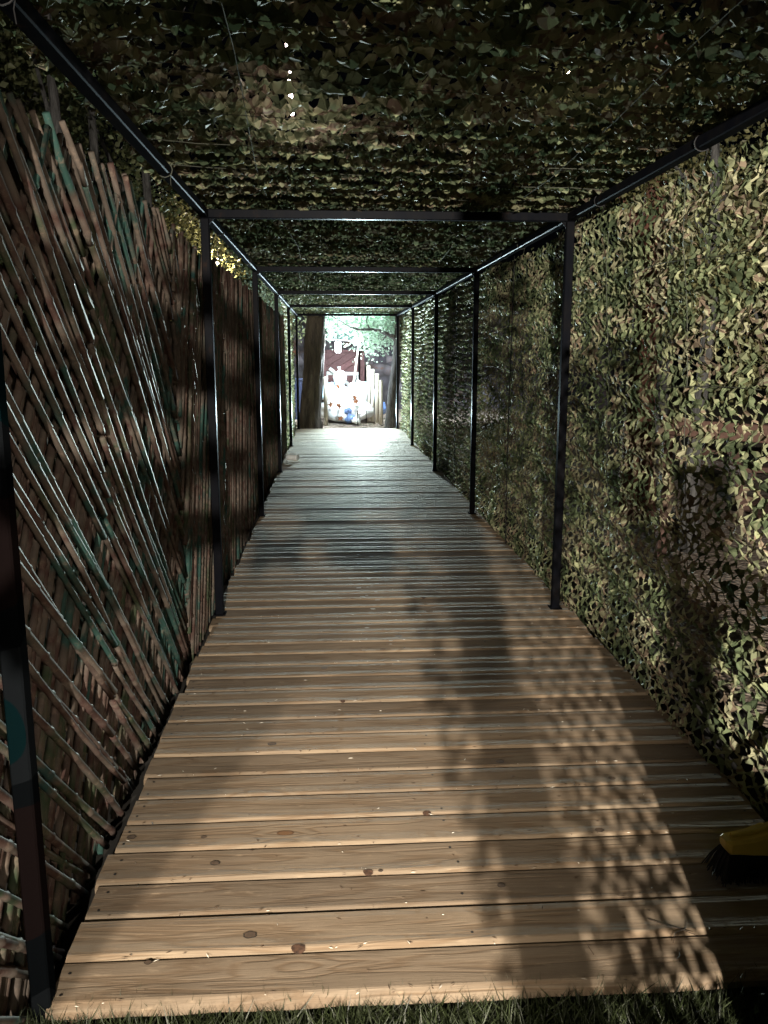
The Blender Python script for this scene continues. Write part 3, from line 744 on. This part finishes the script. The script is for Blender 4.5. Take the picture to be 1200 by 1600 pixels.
loft(m, [rect(-.12, -.026, .026, .06, .09), rect(.12, -.026, .026, .06, .09)])
m.build('bristles', M['bristle'], br)
m = MB(); m.tube([(.02, 0, .13), (.035, -.02, .2)], .016, 10); m.tube([(.035, -.02, .2), (.125, -.42, 1.42)], .0115, 10); m.build('handle', M['yellow'], br, True)

# pine needles and twigs on the boards
for lab, pts in (('long curved pine needle crossing another on the near boards', [(.845, 1.985), (.875, 1.96), (.91, 1.945), (.945, 1.915)]),
                 ('pine needle crossing the longest one at a slant', [(.875, 1.89), (.895, 1.925), (.93, 1.94), (.945, 1.965)]),
                 ('short hooked twig just in front of the crossed needles', [(.86, 1.83), (.872, 1.84), (.878, 1.86)]),
                 ('short straight needle lying left of the crossed needles', [(.655, 1.86), (.648, 1.895)])):
    m = MB(); m.tube([(p[0], p[1], .0045+.002*(i % 2)) for i, p in enumerate(pts)], [.0011]*len(pts), 5)
    tag(m.build('pine_needle', M['needle']), lab, 'pine needle', 'needles on the boards')

# canister on the boards by the fence
cn = empty('canister', (-.565, 11.95, .052), 'pale round metal canister lying on its side on the boards by the fence', 'canister')
cn.rotation_euler = (0, 0, math.radians(-28))
m = MB(); m.tube([(-.085, 0, 0), (-.08, 0, 0), (-.03, 0, 0), (.04, 0, 0), (.07, 0, 0), (.085, 0, 0)], [.040, .048, .044, .044, .050, .044], 20); m.build('body', M['tin'], cn, True)
m = MB(); m.tube([(-.100, 0, 0), (-.086, 0, 0)], .030, 16); m.build('cap', M['steel'], cn, True)
m = MB(); m.tube([(.086, 0, 0), (.092, 0, 0)], .041, 20); m.build('lens', M['glassy'], cn)

# ------------------------------------------------------------------ beyond the far end
# big near trunk, rough bark
def rough_trunk(mb, pts, rad, n=28, amp=.03, seed=0):
    k = len(mb.V); m_ = 40; P = []
    for i in range(m_):
        f = i/(m_-1)*(len(pts)-1); a = min(int(f), len(pts)-2); g = f-a
        p = Vector(pts[a]).lerp(Vector(pts[a+1]), g); r = rad[a]*(1-g)+rad[a+1]*g
        for j in range(n):
            th = 2*PI*j/n
            rr = r*(1+amp/r*mnoise.noise(Vector((math.cos(th)*3.5, math.sin(th)*3.5, p.z*1.6+seed)))*1.0+.25*amp/r*mnoise.noise(Vector((math.cos(th)*11, math.sin(th)*11, p.z*5+seed))))
            mb.V.append((p.x+rr*math.cos(th), p.y+rr*math.sin(th), p.z)); mb.T.append(.5)
    for i in range(m_-1):
        for j in range(n):
            a = k+i*n+j; b = k+i*n+(j+1) % n; mb.F.append((a, b, b+n, a+n)); mb.M.append(0)
bt = empty('old_tree', (-.46, 18.6, -.13), 'thick dark tree trunk standing at the left of the far opening', 'tree')
m = MB(); rough_trunk(m, [(-.03, 0, 0), (-.01, 0, .3), (.06, 0, 1.2), (.16, 0, 2.4), (.25, .1, 4.5)], [.245, .225, .21, .205, .17], 44, .06); m.build('trunk', M['bark'], bt, True)
V, F, T = leaves([(0, .4, 4.6), (.9, .6, 4.4), (-1, .6, 3.6), (-.8, .2, 2.6)], [1, .9, .8, .5], 6000, .08); mesh_np('crown', V, F, M['leafp'], bt, attr=T)
rt = empty('leaning_tree', (1.335, 18.7, -.13), 'grey leaning tree at the right of the far opening with a branch arching over', 'tree')
m = MB(); rough_trunk(m, [(-.02, 0, 0), (.03, 0, .7), (.10, 0, 1.4), (.15, 0, 2.0), (.2, 0, 3.6)], [.145, .125, .105, .09, .07], 18, .012, 4); m.build('trunk', M['bark2'], rt, True)
m = MB(); m.tube([(.14, 0, 1.86), (.05, 0, 1.98), (-.10, 0, 2.05), (-.28, 0, 2.12), (-.48, 0, 2.155), (-.70, .02, 2.14), (-.9, .03, 2.2), (-1.12, .05, 2.33), (-1.3, .06, 2.43)], [.07, .06, .048, .04, .033, .028, .022, .018, .012], 10)
m.tube([(-.48, 0, 2.155), (-.55, .05, 2.3), (-.52, .1, 2.5)], [.02, .014, .008], 7); m.tube([(-.1, 0, 2.05), (-.2, .1, 1.9), (-.3, .15, 1.75)], [.02, .012, .006], 7)
m.build('branch', M['bark2'], rt, True)
V, F, T = leaves([(-1.15, .4, 2.45), (-.8, .3, 2.42), (-.5, .4, 2.42), (-.1, .3, 2.4), (.1, .3, 2.1), (-1.35, .5, 2.25), (-.45, .35, 1.98), (-.62, .35, 1.96), (-.28, .4, 2.0), (0, .35, 1.75), (-.4, .3, 1.82)], [.3, .28, .3, .3, .22, .16, .17, .15, .13, .13, .10], 5200, .075)
mesh_np('crown', V, F, M['leafp'], rt, attr=T)

# stone wall at the back
xs = np.linspace(-7, 9, 60); V = []; F = []
for i, x in enumerate(xs):
    h = 2.75+.25*mnoise.noise(Vector((x*.7, 0, 0)))+.05*mnoise.noise(Vector((x*5, 0, 0)))
    for (dy, z) in ((0, -.2), (.03, h), (.5, h-.05), (.5, -.2)): V.append((x, 25.0+dy+.04*mnoise.noise(Vector((x*3, z, 0))), z))
for i in range(59):
    for k in range(4): F.append((i*4+k, i*4+(k+1) % 4, (i+1)*4+(k+1) % 4, (i+1)*4+k))
tag(mesh_np('stone_wall', V, F, M['stone']), 'rough rubble stone wall with rusty stains behind everything at the far end', 'wall')
# dark red lattice panel
gp = empty('board_screen', (.36, 23.6, -.13), 'dark red screen of slanting boards standing in front of the stone wall', 'screen')
m = MB(); w, h = 1.0, 1.72
for k in range(-9, 10):
    c = k*.2; pts = []
    # board strip clipped to the panel: line z = x*.62 + c
    for s in (-w/2, w/2):
        pts.append((s, s*.62+c+h/2))
    a, b = Vector((pts[0][0], 0, pts[0][1])), Vector((pts[1][0], 0, pts[1][1]))
    if b.z < .1 or a.z > h-.1: continue
    if a.z < .06: f = (.06-a.z)/(b.z-a.z); a = a.lerp(b, f)
    if b.z > h-.06: f = (h-.06-a.z)/(b.z-a.z); b = a.lerp(b, f)
    if (b-a).length > .1: m.beam(a, b, .02, .155, random.random(), 0, .0, (0, 1, 0)) if False else m.beam(a, b, .02, .158, random.random(), 0, .003)
m.build('slanting_boards', M['redlat'], gp)
m = MB()
m.box((-w/2-.03, 0, h/2), (.06, .06, h), None, .5); m.box((w/2+.03, 0, h/2), (.06, .06, h), None, .5); m.box((0, 0, h-.02), (w, .05, .05), None, .5); m.box((0, .03, h/2), (w, .012, h), None, .1)
m.build('frame', M['redlat'], gp)
# grey trestle
tr = empty('timber_trestle', (.30, 22.3, -.13), 'grey timber trestle with a slanting brace in front of the dark red screen', 'trestle')
for nm, a, b in (('top_bar', (-.42, 0, 1.12), (.42, 0, 1.10)), ('brace', (-.34, -.05, 1.25), (.40, -.05, .62)), ('leg', (-.40, .03, 1.1), (-.46, .03, 0)), ('leg', (.38, .03, 1.1), (.50, .03, 0))):
    m = MB(); m.beam(a, b, .05, .09, .6, 0, .006); m.build(nm, M['greywood'], tr)
# hanging dark green panel and tube
dg = empty('green_awning', (.30, 21.5, 1.80), 'dark green hanging panel with a white edge rod above the far yard', 'awning')
m = MB(); m.box((0, 0, .22), (.62, .03, .34), Matrix.Rotation(math.radians(4), 3, 'Y'), .5, 0, .004); m.build('panel', M['green'], dg)
m = MB(); m.tube([(-.32, -.03, .05), (.32, -.03, 0)], .014, 8); m.tube([(-.33, -.02, .06), (-.33, -.02, .45)], .02, 8); m.build('edge_rod', M['white'], dg)
m = MB(); m.tube([(-.25, 0, .4), (-.3, 0, 1.4)], .005, 5); m.tube([(.25, 0, .36), (.3, 0, 1.4)], .005, 5); m.build('hanging_cord', M['cord'], dg)
# lantern
point_light('lantern_light', (.157, 18.95, 1.42), 220, (.84, .95, 1.0), .07)
ln = empty('hanging_lantern', (.157, 18.7, 1.652), 'white glowing cylinder lantern hanging in the far opening', 'lantern')
m = MB(); m.tube([(0, 0, -.135), (0, 0, -.12), (0, 0, .09), (0, 0, .105)], [.045, .062, .07, .05], 18); m.build('shade', M['tube'], ln, True)
m = MB(); m.tube([(0, 0, .105), (0, 0, .14)], .03, 10); m.tube([(0, 0, .14), (0, 0, 1.5)], .005, 6); m.build('cord', M['cord'], ln)
# leaning pole
m = MB(); m.tube([(.71, 20.6, 2.25), (.66, 20.5, 1.7), (.61, 20.4, 1.3), (.50, 20.2, .62), (.42, 20.0, -.1)], [.018, .022, .024, .026, .027], 10)
tag(m.build('leaning_pole', M['palewood'], None, True), 'thin pale pole leaning up out of the pile of bags', 'pole')
# post by trunk
for (x, y, h, r, lab) in ((-.13, 19.3, .98, .048, 'short white post close to the right of the thick trunk'),):
    m = MB(); m.tube([(x, y, -.13), (x, y, h-.02), (x, y, h)], [r, r, r*.8], 12); tag(m.build('log_post', M['palewood'], None, True), lab, 'post', 'peeled white log posts')
for (x, y, h, r, lab) in ((.904, 20.5, 1.215, .047, 'tallest and leftmost of the four white log posts'), (.99, 20.3, 1.13, .046, 'second of the four white log posts from the left'),
                     (1.08, 20.0, 1.03, .051, 'third of the four white log posts from the left'), (1.15, 19.6, .894, .049, 'shortest and rightmost of the four white log posts')):
    m = MB(); m.tube([(x, y, -.13), (x+.004, y, h*.5), (x, y, h-.015), (x, y, h)], [r, r*.97, r*.95, r*.78], 14); tag(m.build('log_post', M['palewood'], None, True), lab, 'post', 'peeled white log posts')
# bags
def bag(x, y, z, r, mat, label, sq=.8, tilt=0, seed=0, neck=True):
    root = empty('rubbish_bag', (x, y, z), label, 'bag', 'plastic bags piled beyond the tunnel')
    bm = bmesh.new(); bmesh.ops.create_icosphere(bm, subdivisions=4, radius=r)
    for v in bm.verts:
        d = v.co.normalized(); k = 1+.22*mnoise.noise(d*1.6+Vector((seed, 0, 0)))+.10*abs(mnoise.noise(d*5+Vector((0, seed, 0))))*2+.03*mnoise.noise(d*13)
        v.co = Vector((d.x*r*k, d.y*r*k, d.z*r*k*sq))
        if v.co.z < -r*sq*.7: v.co.z = -r*sq*.7
    bmesh.ops.rotate(bm, verts=bm.verts, cent=(0, 0, 0), matrix=Matrix.Rotation(tilt, 3, 'Y'))
    me = bpy.data.meshes.new('sack'); bm.to_mesh(me); bm.free(); me.materials.append(mat)
    for p in me.polygons: p.use_smooth = True
    o = bpy.data.objects.new('sack', me); COL.objects.link(o); o.parent = root
    if neck:
        m = MB(); top = Matrix.Rotation(tilt, 3, 'Y') @ Vector((0, 0, r*sq*.95)); d = top.normalized()
        m.tube([top, top+d*.05, top+d*.12], [.05, .02, .05], 9, .5, 0, False); m.build('tied_neck', mat, root, True)
    return root
B, BB, BG = M['bag'], M['bagb'], M['bagg']
bags = [(.02, 20.2, .12, .30, B, 'large white bag at the left front of the pile', .85), (.42, 20.0, .10, .30, B, 'large white bag in the middle front of the pile', .9),
        (.70, 20.1, .12, .27, B, 'white bag at the right front of the pile, by the posts', .85), (.22, 20.6, .45, .28, B, 'white bag stacked in the middle of the pile, left of the pole', 1.0),
        (.60, 20.5, .50, .25, B, 'tall white bag stacked right of the leaning pole', 1.35), (-.05, 20.9, .55, .25, BG, 'pale blue bag at the upper left of the pile', .9),
        (.22, 20.9, .88, .16, B, 'small white bag on the very top of the pile', 1.2), (.80, 20.8, .62, .22, BG, 'pale blue bag at the back behind the log posts', .9),
        (.44, 19.55, .0, .13, BB, 'small blue bag low at the front of the pile', .8), (.40, 19.75, .16, .10, BB, 'crumpled blue bag just above the small blue one', .9), (.56, 19.4, -.03, .10, B, 'small white bag on the ground in front of the blue one', .8),
        (.98, 21.0, .42, .22, BG, 'pale blue bag beside the right leaning tree', 1.0), (1.12, 21.2, .15, .24, BB, 'dark blue bag on the ground behind the right tree', .9)]
for i, (x, y, z, r, mt, lab, sq) in enumerate(bags): bag(x, y, z, r, mt, lab, sq, random.uniform(-.3, .3), i*3.7, i % 2 == 0)
gw = [(2.55, 13.6, .02, .22, B, 'white bag on the ground seen through the right net past the second post', .8), (3.0, 15.2, .05, .25, B, 'white bag farther off seen through the right net', .8), (2.2, 12.2, -.02, .17, B, 'smaller white bag nearest to the right net', .8)]
for i, (x, y, z, r, mt, lab, sq) in enumerate(gw): bag(x, y, z, r, mt, lab, sq, .1, 50+i*2, False)
# dry leaves stuck on the pile
leaf_labels = ['dark dry leaf highest on the pile, just under the top bag', 'dry leaf at the left side of the white bags', 'dry leaf on the left half of the pile, right of another leaf', 'slim dry leaf right of the middle of the pile', 'dry leaf just below the slim one in the middle', 'flat dry leaf on the ground in front of the bags']
for i, (x, y, z) in enumerate([(.17, 20.05, .72), (-.02, 19.8, .33), (.18, 19.75, .30), (.55, 19.72, .48), (.56, 19.70, .40), (.20, 19.5, .02)]):
    m = MB(); a = random.uniform(0, 6); R = Matrix.Rotation(a, 3, 'Y')
    pts = [Vector((math.cos(q*2*PI/9)*.06*(.45 if q % 2 else 1), -.012*(q % 3), math.sin(q*2*PI/9)*.09*(.45 if q % 2 else 1))) for q in range(9)]
    pts = [R @ p for p in pts]; m.add([p+Vector((x, y, z)) for p in pts]+[p+Vector((x, y+.004, z)) for p in pts], [tuple(range(9)), tuple(range(17, 8, -1))]+[(q, (q+1) % 9, 9+(q+1) % 9, 9+q) for q in range(9)])
    tag(m.build('dry_leaf', M['leafdry']), leaf_labels[i], 'leaf', 'dry leaves on the bag pile')
# blue bin on the left behind the trunk
bb = empty('blue_bin', (-.88, 21.4, -.13), 'blue plastic bin half hidden left of the thick trunk', 'bin')
m = MB()
loft(m, [[(-.22, -.22, 0), (.22, -.22, 0), (.22, .22, 0), (-.22, .22, 0)], [(-.27, -.27, .95), (.27, -.27, .95), (.27, .27, .95), (-.27, .27, .95)]]); m.build('body', M['bin'], bb)
m = MB(); m.box((0, 0, .985), (.58, .58, .06), None, .5, 0, .015); m.build('lid', M['bin'], bb)
# flood lamp housing
fl = empty('flood_lamp', (.76, 23.05, 1.90), 'square black flood lamp on a tall stand, blazing above the leaves at the far end', 'flood lamp')
m = MB(); m.box((0, .03, 0), (.26, .06, .2), None, .5, 0, .01); m.build('housing', M['steel'], fl)
m = MB(); m.box((0, -.006, 0), (.22, .008, .16), None, .5); m.build('lens', M['lens'], fl)
m = MB(); m.tube([(0, .1, -.02), (0, .25, -2.03)], .02, 8); m.tube([(0, .04, 0), (0, .1, -.02)], .012, 8); m.build('stand', M['steel'], fl)

gl = empty('ground_fill_lamp', (.69, 19.2, -.13), 'added low black flood lamp in front of the white bags, lighting roof and nets', 'flood lamp')
m = MB(); m.box((0, 0, .35), (.17, .05, .13), Matrix.Rotation(math.radians(-8), 3, 'X'), .5, 0, .008); m.build('housing', M['steel'], gl)
m = MB(); m.box((0, -.030, .352), (.145, .006, .105), Matrix.Rotation(math.radians(-8), 3, 'X'), .5); m.build('lens', M['lens'], gl)
m = MB(); m.tube([(-.1, .02, .35), (-.1, .04, .012), (.1, .04, .012), (.1, .02, .35)], .009, 7); m.build('stand', M['steel'], gl)
